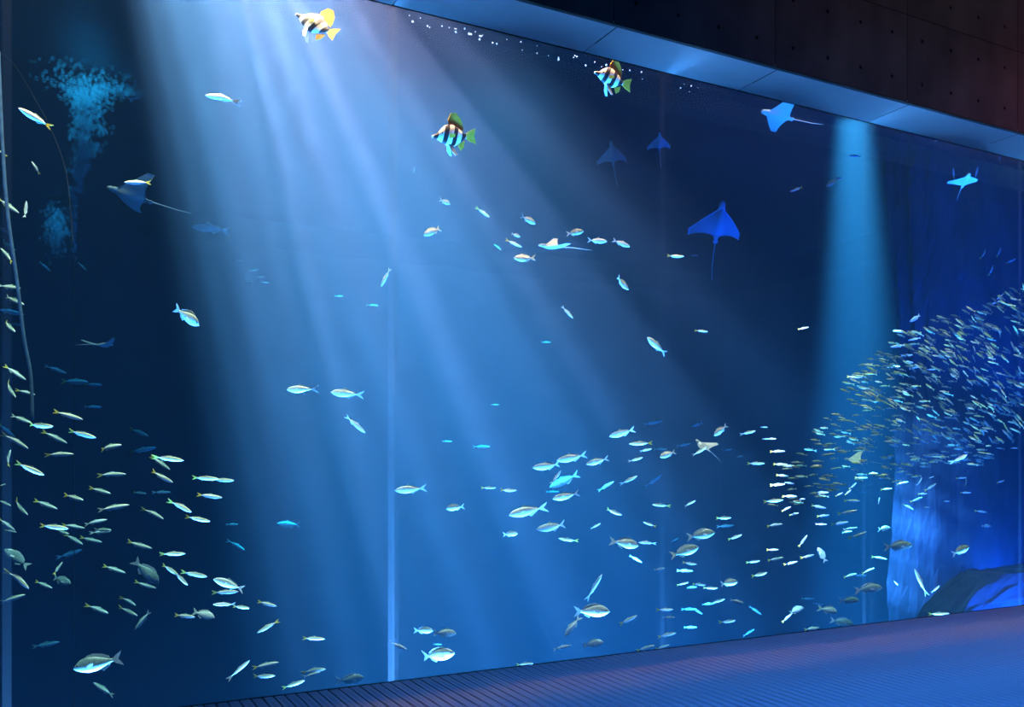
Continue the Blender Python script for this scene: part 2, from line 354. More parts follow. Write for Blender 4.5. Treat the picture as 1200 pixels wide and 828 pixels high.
# rippled surface
nx, ny = 150, 70
xs = np.linspace(XL + .05, XR - .05, nx); ys = np.linspace(GLASS + .16, DEEP - .05, ny)
X, Y = np.meshgrid(xs, ys)
Z = SURF - 0.06 + 0.022 * np.sin(X * 3.1 + np.sin(Y * 1.7) * 1.5) + 0.018 * np.sin(Y * 4.3 + X * 1.2 + 1.0) + 0.008 * rng.standard_normal(X.shape)
v = np.stack([X, Y, Z], -1).reshape(-1, 3)
f = [(j * nx + i, j * nx + i + 1, (j + 1) * nx + i + 1, (j + 1) * nx + i) for j in range(ny - 1) for i in range(nx - 1)]
ws = obj('water_surface', mesh('water_surface', v, f, M['surface'], True)); tag(ws, 'rippled underside of the water surface', 'water', None, 'structure')

# rock buttress beyond the window, fissured upright
def rock(name, x0, x1, y0, y1, z0, z1, n=46, mz=60, amp=0.35, seed=1, lean=0.0, power=2.2, crown=0.0):
    r = np.random.default_rng(seed); ph = r.uniform(0, 6.28, 40)
    v, f = [], []
    cx, cyy = (x0 + x1) / 2, (y0 + y1) / 2
    for j in range(mz):
        z = z0 + (z1 - z0) * j / (mz - 1)
        for i in range(n):
            a = 2 * math.pi * i / n; c, s = math.cos(a), math.sin(a)
            k = (abs(c) ** power + abs(s) ** power) ** (-1 / power) * (1 - crown * (j / (mz - 1)) ** 8)
            rib = 0.35 * math.sin(a * 9 + ph[0] + 0.5 * math.sin(z * 1.1 + ph[1])) + 0.25 * math.sin(a * 23 + ph[2] + 0.7 * math.sin(z * 1.7 + ph[3]))
            lump = 0.45 * math.sin(a * 3 + z * .8 + ph[4]) + 0.2 * math.sin(z * 2.1 + a * 13 + ph[5]) + 0.12 * math.sin(z * 4.7 + a * 29 + ph[6]) + 0.12 * r.uniform(-1, 1)
            d = 1 + amp * 0.5 * (rib + lump) / max(0.6, (x1 - x0) / 2)
            v.append((cx + k * c * (x1 - x0) / 2 * d + lean * (z - z0), cyy + k * s * (y1 - y0) / 2 * d, z + 0.03 * r.uniform(-1, 1)))
    for j in range(mz - 1):
        for i in range(n):
            f.append((j * n + i, j * n + (i + 1) % n, (j + 1) * n + (i + 1) % n, (j + 1) * n + i))
    f.append(tuple(range((mz - 1) * n, mz * n)))
    return mesh(name, v, f, M['rock'])
o = obj('rock_column', rock('rock_column', 12.1, 17.6, GLASS + 2.95, GLASS + 4.4, BED, SURF + 0.25, 150, 70, 0.3, 3)); tag(o, 'tall fissured rock face beside the dense fish school', 'rock')
o = obj('rock_ledge', rock('rock_ledge', 9.7, 16.5, GLASS + 1.1, GLASS + 2.2, BED, 0.06, 90, 40, 0.15, 5, 0.0, 3.0, 0.35)); tag(o, 'low flat rock ledge at the foot of the rock face', 'rock')

# ------------------------------------------------------------------ fish bodies
def lerp_table(tab, t):
    xs_ = [r[0] for r in tab]
    return [float(np.interp(t, xs_, [r[k] for r in tab])) for k in range(1, len(tab[0]))]
def bend_pt(p, bend):
    x, y, z = p; d = min(0.0, x - 0.15)
    return (x, y + bend * d * d, z)
TAB = {  # along the body from snout (0) to tail root (1): top, bottom, half width
 'scad':  [(0, .004, .004, .004), (.08, .038, .034, .024), (.2, .066, .06, .042), (.4, .088, .084, .056), (.6, .08, .078, .05), (.8, .048, .048, .03), (.93, .022, .022, .014), (1, .019, .019, .008)],
 'mack':  [(0, .004, .004, .004), (.08, .03, .026, .02), (.2, .05, .046, .036), (.4, .064, .062, .046), (.6, .06, .06, .042), (.8, .036, .036, .026), (.93, .016, .016, .012), (1, .014, .014, .007)],
 'jack':  [(0, .006, .006, .005), (.07, .056, .04, .026), (.18, .1, .085, .045), (.38, .13, .128, .058), (.6, .115, .115, .05), (.8, .062, .062, .03), (.93, .022, .022, .013), (1, .018, .018, .008)],
 'bream': [(0, .008, .008, .006), (.07, .08, .05, .032), (.17, .15, .1, .055), (.36, .195, .15, .07), (.58, .165, .145, .06), (.8, .09, .085, .034), (.93, .042, .04, .016), (1, .038, .036, .009)],
 'school': [(0, .006, .006, .005), (.12, .055, .05, .034), (.4, .1, .095, .06), (.7, .075, .075, .044), (.92, .024, .024, .014), (1, .022, .022, .009)],
 'boar':  [(0, .022, .022, .016), (.06, .035, .032, .022), (.17, .065, .06, .03), (.28, .14, .12, .05), (.45, .23, .18, .068), (.65, .22, .18, .06), (.84, .12, .1, .036), (.95, .05, .045, .018), (1, .045, .04, .01)],
}
def body_mesh(name, kind, mat, bend=0.0, ns=12, nr=10, tail_at=-0.32):
    v, f = [], []
    ts = [r[0] for r in TAB[kind]] if ns is None else list(np.linspace(0, 1, ns) ** 1.15)
    for t in ts:
        a, b_, w_ = lerp_table(TAB[kind], t); x = 0.5 + (tail_at - 0.5) * t
        for k in range(nr):
            q = 2 * math.pi * k / nr; c, s = math.cos(q), math.sin(q)
            v.append(bend_pt((x, w_ * c, (a if s > 0 else b_) * s), bend))
    n = len(ts)
    for i in range(n - 1):
        for k in range(nr):
            f.append((i * nr + k, i * nr + (k + 1) % nr, (i + 1) * nr + (k + 1) % nr, (i + 1) * nr + k))
    f.append(tuple(range(nr))[::-1]); f.append(tuple(range((n - 1) * nr, n * nr)))
    return mesh(name, v, f, mat, True)
def plate(name, pts, mat, thick=0.008, bend=0.0, tilt=None):
    """a fin: outline in the x-z plane, thickest at the first point's side"""
    n = len(pts)
    v = [bend_pt((x, thick / 2, z), bend) for x, z in pts] + [bend_pt((x, -thick / 2, z), bend) for x, z in pts]
    f = [tuple(range(n)), tuple(range(n, 2 * n))[::-1]] + [(i, n + i, n + (i + 1) % n, (i + 1) % n) for i in range(n)]
    if tilt: v = [tilt @ Vector(p) for p in v]
    return mesh(name, v, f, mat)
def fork(h, notch=-0.40, root=0.018, x0=-0.30, back=-0.5):
    return [(x0, root), (x0 - 0.07, root + h * 0.35), (back, h), (back + 0.035, h * 0.55), (notch, 0), (back + 0.035, -h * 0.55), (back, -h), (x0 - 0.07, -root - h * 0.35), (x0, -root)]
def eye_mesh():
    bm = bmesh.new(); bmesh.ops.create_uvsphere(bm, u_segments=8, v_segments=6, radius=1.0)
    for q in bm.verts: q.co = Vector((q.co.x, q.co.y * 0.45, q.co.z))
    me = bpy.data.meshes.new('eye'); bm.to_mesh(me); bm.free(); me.materials.append(M['eye']); return me
EYE_ME = eye_mesh()
KITS = {}
def pect(mat, x, z, y, l=0.14, h=0.05):
    out = []
    for s in (1, -1):
        T = Matrix.Translation((x, s * y, z)) @ Matrix.Rotation(math.radians(-28 * s), 4, 'Z') @ Matrix.Rotation(math.radians(14), 4, 'Y')
        out.append(('pectoral_fin', plate('pectoral_fin', [(0.01, h * .3), (-l * .5, h * .7), (-l, h * .3), (-l * .8, -h * .4), (0.0, -h * .3)], mat, 0.006, 0, T)))
    return out
for bi, bd in enumerate((-0.55, 0.0, 0.5)):
    for nm, sk, tm, fm in (('scad', 'scad', 'scad_tail', 'fin'), ('white', 'white', 'pale_fin', 'pale_fin'), ('blue', 'scad', 'fin', 'fin')):
        KITS[nm, bi] = [('body', body_mesh('scad_body', 'scad', M[sk], bd)), ('tail_fin', plate('tail_fin', fork(.085), M[tm], .01, bd)),
                        ('dorsal_fin', plate('dorsal_fin', [(.12, .078), (.06, .118), (-.02, .1), (-.22, .058), (-.24, .03), (0, .06)], M[fm], .008, bd)),
                        ('anal_fin', plate('anal_fin', [(-.06, -.066), (-.1, -.1), (-.23, -.052), (-.24, -.028)], M[fm], .008, bd))]
    KITS['mack', bi] = [('body', body_mesh('mackerel_body', 'mack', M['jack'], bd)), ('tail_fin', plate('tail_fin', fork(.08), M['fin'], .008, bd)),
                        ('dorsal_fin', plate('dorsal_fin', [(.14, .05), (.09, .09), (-.02, .06), (0, .04)], M['fin'], .006, bd)),
                        ('anal_fin', plate('anal_fin', [(-.08, -.045), (-.12, -.072), (-.24, -.03)], M['fin'], .006, bd))]
    KITS['jack', bi] = [('body', body_mesh('jack_body', 'jack', M['jack'], bd)), ('tail_fin', plate('tail_fin', fork(.13), M['pale_fin'], .009, bd)),
                        ('dorsal_fin', plate('dorsal_fin', [(.14, .118), (.06, .175), (-.02, .135), (-.24, .066), (-.25, .03), (0, .1)], M['fin'], .007, bd)),
                        ('anal_fin', plate('anal_fin', [(-.02, -.11), (-.08, -.155), (-.24, -.06), (-.25, -.03)], M['fin'], .007, bd))] + pect(M['pale_fin'], .2, -.01, .046)
    for nm, sk in (('bream', 'bream'), ('dbream', 'bream_dark')):
        KITS[nm, bi] = [('body', body_mesh('bream_body', 'bream', M[sk], bd, 14, 12, -.31)), ('tail_fin', plate('tail_fin', fork(.16, -.41, .034), M['fin'], .01, bd)),
                        ('dorsal_fin', plate('dorsal_fin', [(.24, .165), (.2, .215), (.08, .235), (-.1, .19), (-.24, .11), (-.25, .06), (0, .15)], M['fin'], .009, bd)),
                        ('anal_fin', plate('anal_fin', [(-.03, -.13), (-.08, -.185), (-.2, -.12), (-.24, -.06)], M['fin'], .009, bd))] + pect(M['pale_fin'], .22, -.03, .062, .17, .06) + [('eye', 1), ('eye', -1)]
EYEPOS = {'bream': (.415, .036, .045, .02), 'dbream': (.415, .036, .045, .02), 'boar': (.28, .04, .06, .018)}

def frame(h, yaw, roll=0.0):
    """axes of a fish from its heading in the view (degrees, 0 = to the viewer's right, 90 = up) and its turn away from the viewer"""
    a = math.radians(h); y = math.radians(yaw)
    x = (RV * math.cos(a) + UV * math.sin(a)) * math.cos(y) + FV * math.sin(y)
    x.normalize(); up = UV if abs(x.z) < 0.97 else -RV
    z = (up - x * up.dot(x)).normalized(); yv = z.cross(x)
    if roll: z, yv = z * math.cos(math.radians(roll)) + yv * math.sin(math.radians(roll)), yv * math.cos(math.radians(roll)) - z * math.sin(math.radians(roll))
    return Matrix((x, yv, z)).transposed()
TALLY = {}
def put(kit, name, px, py, lpx, h, wd, label, cat='fish', group=None, yaw=None, roll=None, size=None):
    bi = random.choice((0, 1, 1, 2)) if (kit, 0) in KITS else 1
    L = lpx * fwd(px, wd) / FPX if size is None else size
    yaw = random.uniform(-22, 22) if yaw is None else yaw
    L /= max(0.6, math.cos(math.radians(yaw)))
    roll = random.uniform(-12, 12) if roll is None else roll
    root = bpy.data.objects.new(name, None); root.empty_display_size = 0.05; link(root)
    root.matrix_world = Matrix.Translation(at(px, py, wd)) @ frame(h, yaw, roll).to_4x4() @ Matrix.Scale(L, 4)
    tag(root, label, cat, group)
    for nm, me in KITS[kit, bi]:
        if nm == 'eye':
            ex, ey, ez, er = EYEPOS[kit]; o = obj('eye', EYE_ME, root, (ex, ey * me, ez)); o.scale = (er,) * 3
        else:
            obj(nm, me, root)
    return root

# ------------------------------------------------------------------ the fish that can be told apart, read off the photograph
# each entry: x y length heading kind; x, y, length in quarter pixels of the block whose corner is named
# kinds: s yellow-tailed scad, w white slender, u blue slender, m mackerel, j jack, b bream, d dark bream; capital = deep in the tank
BLOCKS = {
 (0, 0): '165 552 175 150 s|8 714 50 150 s|168 785 60 120 s|1035 455 165 168 w|620 458 80 0 U',
 (300, 0): '742 800 30 85 U',
 (900, 0): '410 730 58 178 w|630 725 42 45 U|1085 745 44 85 s|790 658 18 10 s|870 812 50 100 s|977 810 55 85 s',
 (0, 207): '38 135 115 -36 s|122 155 85 88 w|35 370 95 132 s|20 250 85 -30 U|32 322 120 -28 U|50 518 115 -8 u|62 578 125 -22 u|42 632 120 -10 U|40 700 105 -36 s|72 690 70 -10 U|645 27 125 180 s|210 420 65 -45 U|385 420 55 -45 U|985 240 165 180 J|875 655 155 -36 b|1120 395 36 0 U|1190 440 45 12 U|1162 490 45 0 U',
 (300, 207): '885 118 58 -30 b|1065 168 78 -40 s|828 255 92 212 b|607 472 98 242 w|1135 330 40 -40 U|390 560 42 0 U|545 603 55 0 U|22 470 45 0 U|42 495 36 0 U',
 (600, 207): '76 202 76 -26 b|18 274 44 -20 b|8 312 84 -22 s|58 384 100 178 b|295 262 80 5 d|400 300 95 0 j|512 312 88 -24 j|765 373 84 0 s|515 500 82 -40 b|260 635 80 -48 w|888 722 62 -8 s|678 792 120 143 j|160 775 45 0 U|855 368 34 0 U',
 (900, 207): '135 58 68 200 s|302 26 62 215 b|332 8 44 190 w|1012 362 54 65 s|1085 352 48 70 s|1138 395 54 25 s|1048 438 54 70 s|165 710 50 10 s|693 662 70 212 j|622 725 68 172 u|688 760 60 192 u|612 792 80 188 u|1090 560 44 222 s|1060 592 44 200 u',
 (0, 414): '70 90 108 -38 s|45 168 112 -46 s|122 182 84 -15 s|260 75 100 -20 U|350 132 150 -3 S|436 145 80 -2 S|435 250 70 0 U|318 290 126 -18 s|100 308 112 -20 u|186 338 134 -3 s|386 378 134 -15 s|255 392 115 -30 s|72 410 126 -36 s|30 360 95 -45 S|512 438 134 8 s|652 370 112 -20 S|668 452 118 12 S|280 472 118 0 s|792 492 140 -8 s|750 512 112 -36 s|38 490 80 84 s|140 540 142 -25 s|756 578 124 -26 s|524 566 116 0 s|962 584 124 -3 s|1042 593 108 -3 s|982 668 116 -8 s|468 643 112 -15 s|345 675 118 -12 s|92 722 118 -36 s|214 708 116 -22 s|20 700 80 -20 s|532 722 130 10 u|655 653 70 -5 S|760 650 84 0 U|850 717 122 -25 s|720 750 112 -28 s|926 775 116 -12 s|446 790 106 12 w|30 800 96 -40 s|250 812 134 -8 s|345 810 96 -12 s|482 826 96 0 u|1090 800 56 0 U|12 616 30 20 s',
 (300, 414): '212 167 142 181 j|422 187 150 175 j|466 332 122 -42 w|155 800 115 178 J|722 637 146 184 j|934 722 88 188 b|1056 437 84 0 U|895 412 48 0 U|1120 240 40 0 U|1090 629 72 0 s|1182 641 80 0 s',
 (600, 414): '516 372 120 196 j|603 421 106 182 s|625 452 64 10 u|580 497 68 18 u|660 325 92 12 U|695 448 60 0 U|805 428 74 12 U|730 473 80 200 b|870 332 60 200 J|880 458 70 35 u|978 360 80 220 b|1108 370 74 12 u|1182 345 36 0 u|1190 400 36 0 u|1143 515 78 0 s|1070 482 36 10 U|280 488 146 192 j|165 528 140 186 j|400 505 106 196 j|208 580 76 58 w|245 596 155 205 J|190 648 66 0 U|254 668 132 192 j|440 622 86 32 U|550 592 88 25 u|665 595 94 38 U|70 738 172 192 j|186 812 146 192 j|475 742 90 -20 s|697 710 84 176 s|833 702 64 25 u|645 800 64 160 s|392 808 54 30 u|992 770 78 0 s|1000 808 84 5 U|1010 452 44 10 U',
 (900, 414): '900 492 92 25 w|1155 443 36 0 u|15 400 50 0 u|45 458 68 0 s|58 520 66 0 s|100 527 60 0 s|68 572 56 -6 s|45 615 72 4 s|100 607 54 -8 u|25 690 94 6 s|105 668 70 -4 s|158 682 40 0 w|85 728 46 30 s|122 752 54 10 s|30 803 74 8 s|235 718 80 -10 s|258 760 66 4 s|250 800 50 0 u|250 652 70 2 s|395 690 70 0 s|372 745 86 15 s|335 795 78 10 s|385 820 66 10 u|545 820 62 5 d|333 660 36 30 s|375 650 36 45 s|400 620 46 40 s|440 583 60 0 s|490 562 56 0 s|555 635 56 4 s|630 607 64 10 s|712 600 44 60 u|765 580 30 20 u|765 625 64 30 s|655 718 56 -30 s|695 685 56 25 s|725 657 50 0 s|835 692 40 0 s|745 720 26 0 s|520 690 32 85 u|445 647 36 0 U|478 612 46 20 S|905 583 46 4 s|930 602 34 84 s|925 652 46 0 s|1090 600 46 15 s|1000 740 56 -8 s|1022 808 40 0 d|405 110 64 -6 s|590 62 54 0 u|655 40 60 -4 u|690 65 54 15 u|765 75 40 0 u|650 8 60 4 u',
 (0, 621): '50 4 60 -10 s|475 8 96 5 u|290 8 86 -12 s|345 42 106 -28 s|425 45 98 -15 s|650 70 128 -15 s|812 110 112 0 s|330 110 115 20 U|78 132 130 138 d|90 230 145 -36 s|205 255 94 -20 s|286 236 106 -15 d|272 178 66 60 s|535 183 110 -20 s|684 195 155 -50 d|680 258 96 -20 s|798 185 98 -26 s|848 226 96 -38 s|910 206 124 -12 s|55 322 125 18 u|1076 252 158 163 j|1055 290 118 0 s|1052 347 98 178 w|1130 360 88 -3 s|605 332 84 -26 s|600 380 115 -18 s|460 370 115 -18 s|668 422 118 230 u|866 402 108 -3 s|954 396 114 -14 b|215 535 125 10 U|460 624 210 192 d|485 745 126 155 u|1120 652 128 40 m|1110 70 95 -30 U',
 (300, 621): '52 345 98 -12 s|55 452 110 210 s|270 507 108 0 s|45 632 122 10 s|35 685 112 5 s|275 655 115 10 s|262 676 84 16 u|175 722 110 18 s|665 540 95 -25 w|785 470 94 0 b|885 482 106 -3 b|850 535 44 0 U|850 588 170 12 b|1192 18 70 5 b|442 702 125 8 d',
 (600, 621): '262 45 88 172 s|530 62 134 -12 b|632 58 82 178 w|580 135 64 -30 U|690 182 54 8 u|885 22 130 10 d|810 100 132 20 d|1045 32 74 18 s|832 155 68 -8 s|765 45 40 30 U|800 250 60 15 s|875 253 68 -8 s|930 270 68 0 s|1015 247 92 5 b|810 190 76 0 U|840 268 60 0 U|962 333 74 20 s|1050 332 80 -15 u|1140 375 66 -35 U|1130 147 68 8 s|1160 207 84 10 s|385 268 146 58 m|375 380 165 0 b|283 450 116 233 j|545 420 94 24 s|718 372 78 0 s|735 408 60 0 u|830 370 76 0 U|835 455 66 0 U|870 380 56 -30 U|725 490 90 12 s|1012 428 78 5 s|1110 480 66 25 U|235 548 88 12 w|380 532 98 12 b|625 552 90 18 s|705 547 68 20 s|60 627 82 0 s|920 345 60 8 U',
 (900, 621): '165 50 66 60 s|370 8 56 5 u|420 25 86 25 s|610 75 122 5 d|25 92 56 0 s|35 135 76 10 s|105 155 64 20 s|188 122 66 12 s|252 115 76 118 b|520 130 70 -10 s|903 95 98 20 d|385 212 70 12 s|430 212 66 0 U|470 190 70 20 s|470 275 116 8 d|380 330 96 0 d|717 245 135 112 m|785 275 52 40 w|600 247 36 -40 s|130 375 84 15 b|90 410 66 45 s|285 375 94 -15 b|345 430 100 -8 d|205 461 84 3 s|800 391 88 5 s|235 345 50 -10 U|185 320 60 0 U',
}
LEN = {'s': .21, 'w': .21, 'u': .22, 'm': .3, 'j': .3, 'b': .26, 'd': .27}
KIT = {'s': 'scad', 'w': 'white', 'u': 'blue', 'm': 'mack', 'j': 'jack', 'b': 'bream', 'd': 'dbream'}
NAME = {'s': 'scad', 'w': 'silver_fish', 'u': 'blue_fish', 'm': 'mackerel', 'j': 'jack_fish', 'b': 'sea_bream', 'd': 'dark_bream'}
def describe(k, deep, px, py, lpx):
    if deep:
        if py < 420: return 'faint blue fish far off in the upper water', 'faint fish in the upper water'
        if px < 400: return 'faint blue fish deep behind the yellow-tailed shoal', 'faint fish behind the shoal'
        return 'faint blue fish far off in the dark lower water', 'faint fish in the lower water'
    if k == 's':
        if px < 330 and py > 300: return 'slender silver fish with yellow tail, in the loose shoal by the hose', 'yellow-tailed shoal by the hose'
        if px < 330: return 'slender silver fish with yellow tail, swimming near the bubble plume', 'yellow-tailed fish near the bubbles'
        if px > 830 and py > 500: return 'slender green-silver fish straggling below the dense school', 'stragglers below the dense school'
        if px > 830: return 'slender olive fish alone above the dense school', 'fish above the dense school'
        if py > 690: return 'slender silver fish low down near the window foot', 'slender fish near the window foot'
        return 'slender silver fish with yellow tail in open mid water', 'yellow-tailed fish in mid water'
    if k == 'w':
        if py < 420: return 'bright white slender fish under the light shafts', 'white fish in the upper water'
        return 'bright white slender fish in the lower water', 'white fish in the lower water'
    if k == 'u':
        if px < 330: return 'blue slender fish without yellow tail among the shoal by the hose', 'blue fish by the hose'
        if px > 980 and py < 520: return 'turquoise slender fish at the upper rim of the dense school', 'turquoise fish at the rim of the school'
        return 'blue slender fish in the lower water beside the pale jacks', 'blue fish in the lower water'
    if k == 'm': return 'thin mackerel-like fish swimming steeply', 'thin steep fish'
    if k == 'j':
        if py < 430: return 'pale blue jack with forked tail in the upper water', 'jacks in the upper water'
        if px < 460: return 'pale blue jack with forked tail beside the pane joint', 'jacks by the pane joint'
        return 'pale blue jack with forked tail in the mid-water group', 'jacks in mid water'
    if k == 'b':
        if py < 430: return 'small deep-bodied silver bream under the light shafts', 'bream under the light shafts'
        if py < 690: return 'deep-bodied silver bream in mid water', 'bream in mid water'
        return 'deep-bodied silver bream close to the window foot', 'bream near the window foot'
    if px < 330: return 'dark mottled bream among the yellow-tailed shoal', 'dark bream by the shoal'
    if px < 860: return 'dark-backed bream in the lower water', 'dark bream in the lower water'
    return 'dark-backed bream below the dense school', 'dark bream below the school'
SPECIAL = {
 (115, 777): 'large mottled bream alone in the dark lower water', (171, 669.8): 'mottled grey bream diving steeply through the shoal',
 (512.5, 768): 'bright white deep-bodied bream just above the window foot', (693.8, 716): 'large pale bream swimming level beneath a thin mackerel',
 (696.2, 688): 'thin blue-silver fish climbing above the large pale bream', (280, 784): 'thin blue-green fish climbing near the window foot',
 (1079.2, 682.2): 'thin greenish fish rising upright over the rock ledge', (1125, 537): 'bright white fish at the lower rim of the dense school',
 (218.8, 370.8): 'grey-white bream alone, nose down, in the dark water', (404, 496.5): 'bright white slender fish slanting beneath two pale jacks',
 (258.8, 113.8): 'white slender fish in the bright shafts near the bubble plume', (161.2, 213.8): 'white slender fish with yellow tail above a blue ray',
 (769.5, 405): 'pale jack alone, nose up, in dark water', (451.8, 325): 'bright white fish slanting across the pane joint',
 (246.2, 267): 'pale blue large fish under the light shafts', (41.2, 138): 'dark-backed slender fish near the surface by the hose',
}
PLACED = []
def clear(px, py, lpx, wd, step=0.1):
    for _ in range(9):
        p = at(px, py, wd); L = lpx * fwd(px, wd) / FPX
        if all((p - q).length > 0.46 * (L + l) for q, l in PLACED): break
        wd += step
    PLACED.append((p, L)); return wd
def pose(h):
    h = (h + 180) % 360 - 180; t = math.degrees(math.asin(math.sin(math.radians(h))))
    return 'level' if abs(t) < 7 else 'nose slightly up' if 0 < t < 22 else 'nose slightly down' if -22 < t < 0 else 'climbing steeply' if t > 0 else 'diving steeply'
for (ox, oy), txt in BLOCKS.items():
    for ent in txt.split('|'):
        a = ent.split(); x4, y4, l4, h = map(float, a[:4]); k = a[4]; deep = k.isupper(); k = k.lower()
        px, py, lpx = ox + x4 / 4, oy + y4 / 4, max(6.0, l4 / 4)
        if deep: wd = random.uniform(5.0, 7.0)
        else:
            F = FPX * LEN[k] * random.uniform(.9, 1.1) / lpx          # distance that its usual size gives
            wd = ray(px, HOR).y * F - GLASS
            wd = min(max(wd, 0.45), 2.6)
            if px > 1030 and py > 640: wd = 0.42
            if 190 < px < 900: wd = min(wd, random.uniform(0.5, 0.8))
        wd = clear(px, py, lpx, wd)
        label, group = describe(k, deep, px, py, lpx)
        label = label + ', ' + pose(h)
        for (sx, sy), s in SPECIAL.items():
            if abs(sx - px) < 3 and abs(sy - py) < 3: label, group = s, None
        put(KIT[k], NAME[k], px, py, lpx, h, wd, label, 'fish', group)

# ------------------------------------------------------------------ the dense school by the rock
POLY = [(902, 592), (925, 535), (972, 482), (1005, 432), (1055, 392), (1110, 368), (1160, 355), (1215, 315), (1215, 470), (1192, 508), (1150, 545), (1100, 548), (1060, 565), (1000, 565), (950, 592)]
def inside(x, y):
    r = False; n = len(POLY)
    for i in range(n):
        (x1, y1), (x2, y2) = POLY[i], POLY[i - 1]
        if (y1 > y) != (y2 > y) and x < (x2 - x1) * (y - y1) / (y2 - y1) + x1: r = not r
    return r
def school_mesh(mat, bend):
    bo = body_mesh('school_fish', 'school', mat, bend, None, 6)
    bm = bmesh.new(); bm.from_mesh(bo)
    tmp = plate('t', fork(.1), mat, .012, bend); bm.from_mesh(tmp)
    tmp = plate('t', [(.12, .085), (.05, .135), (-.2, .06)], mat, .01, bend); bm.from_mesh(tmp)
    me = bpy.data.meshes.new('school_fish'); bm.to_mesh(me); bm.free(); me.materials.append(mat)
    for p in me.polygons: p.use_smooth = True
    return me
SM = [[school_mesh(M[k], b_) for b_ in (-.5, 0, .5)] for k in ('school', 'school_brown', 'school_teal')]
spots = []
while len(spots) < 760:
    x, y = random.uniform(900, 1212), random.uniform(315, 594)
    if not inside(x, y): continue
    dens = 0.35 + 0.65 * min(1, max(0, (x - 900) / 190)) + (0.25 if y < 480 else 0)
    if random.random() > dens: continue
    spots.append((x, y))
stuff_v, stuff_f, stuff_m = [], [], []
for i, (x, y) in enumerate(spots):
    u = min(1, max(0, (x - 930) / 250))
    lpx = random.uniform(11, 15) * (1 - .12 * u)
    h = 174 - 34 * u ** 1.6 + random.uniform(-14, 14) * (1 + u)
    if y > 520: h = 178 + random.uniform(-12, 12)
    wd = random.uniform(0.5, 1.85) if i < 300 else random.uniform(1.95, 2.3)
    if i < 300: wd = clear(x, y, lpx * .8, min(wd, 1.6), 0.06)
    mk = random.choices((0, 1, 2), (5, 2.2 + 2 * u, 3.4 * (1 - u) + .4))[0]
    me = random.choice(SM[mk]); L = lpx * fwd(x, wd) / FPX
    mat4 = Matrix.Translation(at(x, y, wd)) @ frame(h, random.uniform(-25, 25), random.uniform(-15, 15)).to_4x4() @ Matrix.Scale(L, 4)
    if i < 300:
        o = obj('school_fish', me); o.matrix_world = mat4
        tag(o, 'small %s fish packed in the dense school by the rock, %s' % (('olive', 'brown-silver', 'teal')[mk], pose(h)), 'fish', ('olive fish of the dense school', 'brown fish of the dense school', 'teal fish of the dense school')[mk])
    else:
        b0 = len(stuff_v); stuff_v += [mat4 @ q.co for q in me.vertices]; stuff_f += [tuple(b0 + k for k in p.vertices) for p in me.polygons]
me = mesh('fish_school', stuff_v, stuff_f, M['school'], True)
tag(obj('fish_school', me), 'remaining mass of tiny olive fish deep inside the dense school', 'fish', None, 'stuff')

# ------------------------------------------------------------------ rays
def ray_parts():
    """eagle ray, one unit across the wings, nose along +x"""
    NY = 25; NXs = 13; v, f = [], []
    for side in (1, -1):
        for j in range(NY):
            s = -1 + 2 * j / (NY - 1); a = abs(s)
            lead = .30 - .42 * a ** 1.25 + .06 * math.exp(-(a / .12) ** 2)
            trail = -.22 + .06 * math.sin(a * math.pi) - .02 * a
            trail = min(trail, lead - 0.004)
            for i in range(NXs):
                t = i / (NXs - 1); x = lead + (trail - lead) * t
                th = (.055 * math.exp(-(a / .2) ** 2) + .014 * (1 - a)) * math.sin(math.pi * min(1, max(0, t)) ** .8) + .001
                v.append((x - .0, s * .5, .16 * a ** 1.8 + side * th))
    n = NY * NXs
    for j in range(NY - 1):
        for i in range(NXs - 1):
            q = (j * NXs + i, j * NXs + i + 1, (j + 1) * NXs + i + 1, (j + 1) * NXs + i)
            f.append(q[::-1]); f.append(tuple(n + k for k in q))
    bo = [j * NXs for j in range(NY)] + [(NY - 1) * NXs + i for i in range(1, NXs)] + [j * NXs + NXs - 1 for j in range(NY - 2, -1, -1)] + [i for i in range(NXs - 2, 0, -1)]
    for k in range(len(bo)):
        a, b_ = bo[k], bo[(k + 1) % len(bo)]; f.append((a, b_, n + b_, n + a))
    wings = mesh('wings', v, f, M['ray'], True)
    tl = mesh('tail', *tube([(-.18, 0, .01), (-.3, 0, .012), (-.5, .01, .012), (-.75, .03, .0), (-1.0, .07, -.01)], [.022, .013, .009, .006, .002], 6), M['ray'], True)
    hv, hf = tube([(.26, 0, .012), (.34, 0, .016), (.40, 0, .012), (.435, 0, .006)], [.075, .066, .05, .02], 10)
    hv = [Vector((p.x, p.y, .008 + (p.z - .008) * .62)) for p in hv]
    hd = mesh('head', hv, hf, M['ray'], True)
    pv = plate('pelvic_fin', [(-.17, -.01), (-.3, .05), (-.33, .02), (-.2, -.06)], M['ray'], .012, 0, Matrix.Rotation(math.pi / 2, 4, 'X'))
    return wings, hd, tl, pv
RP = ray_parts()
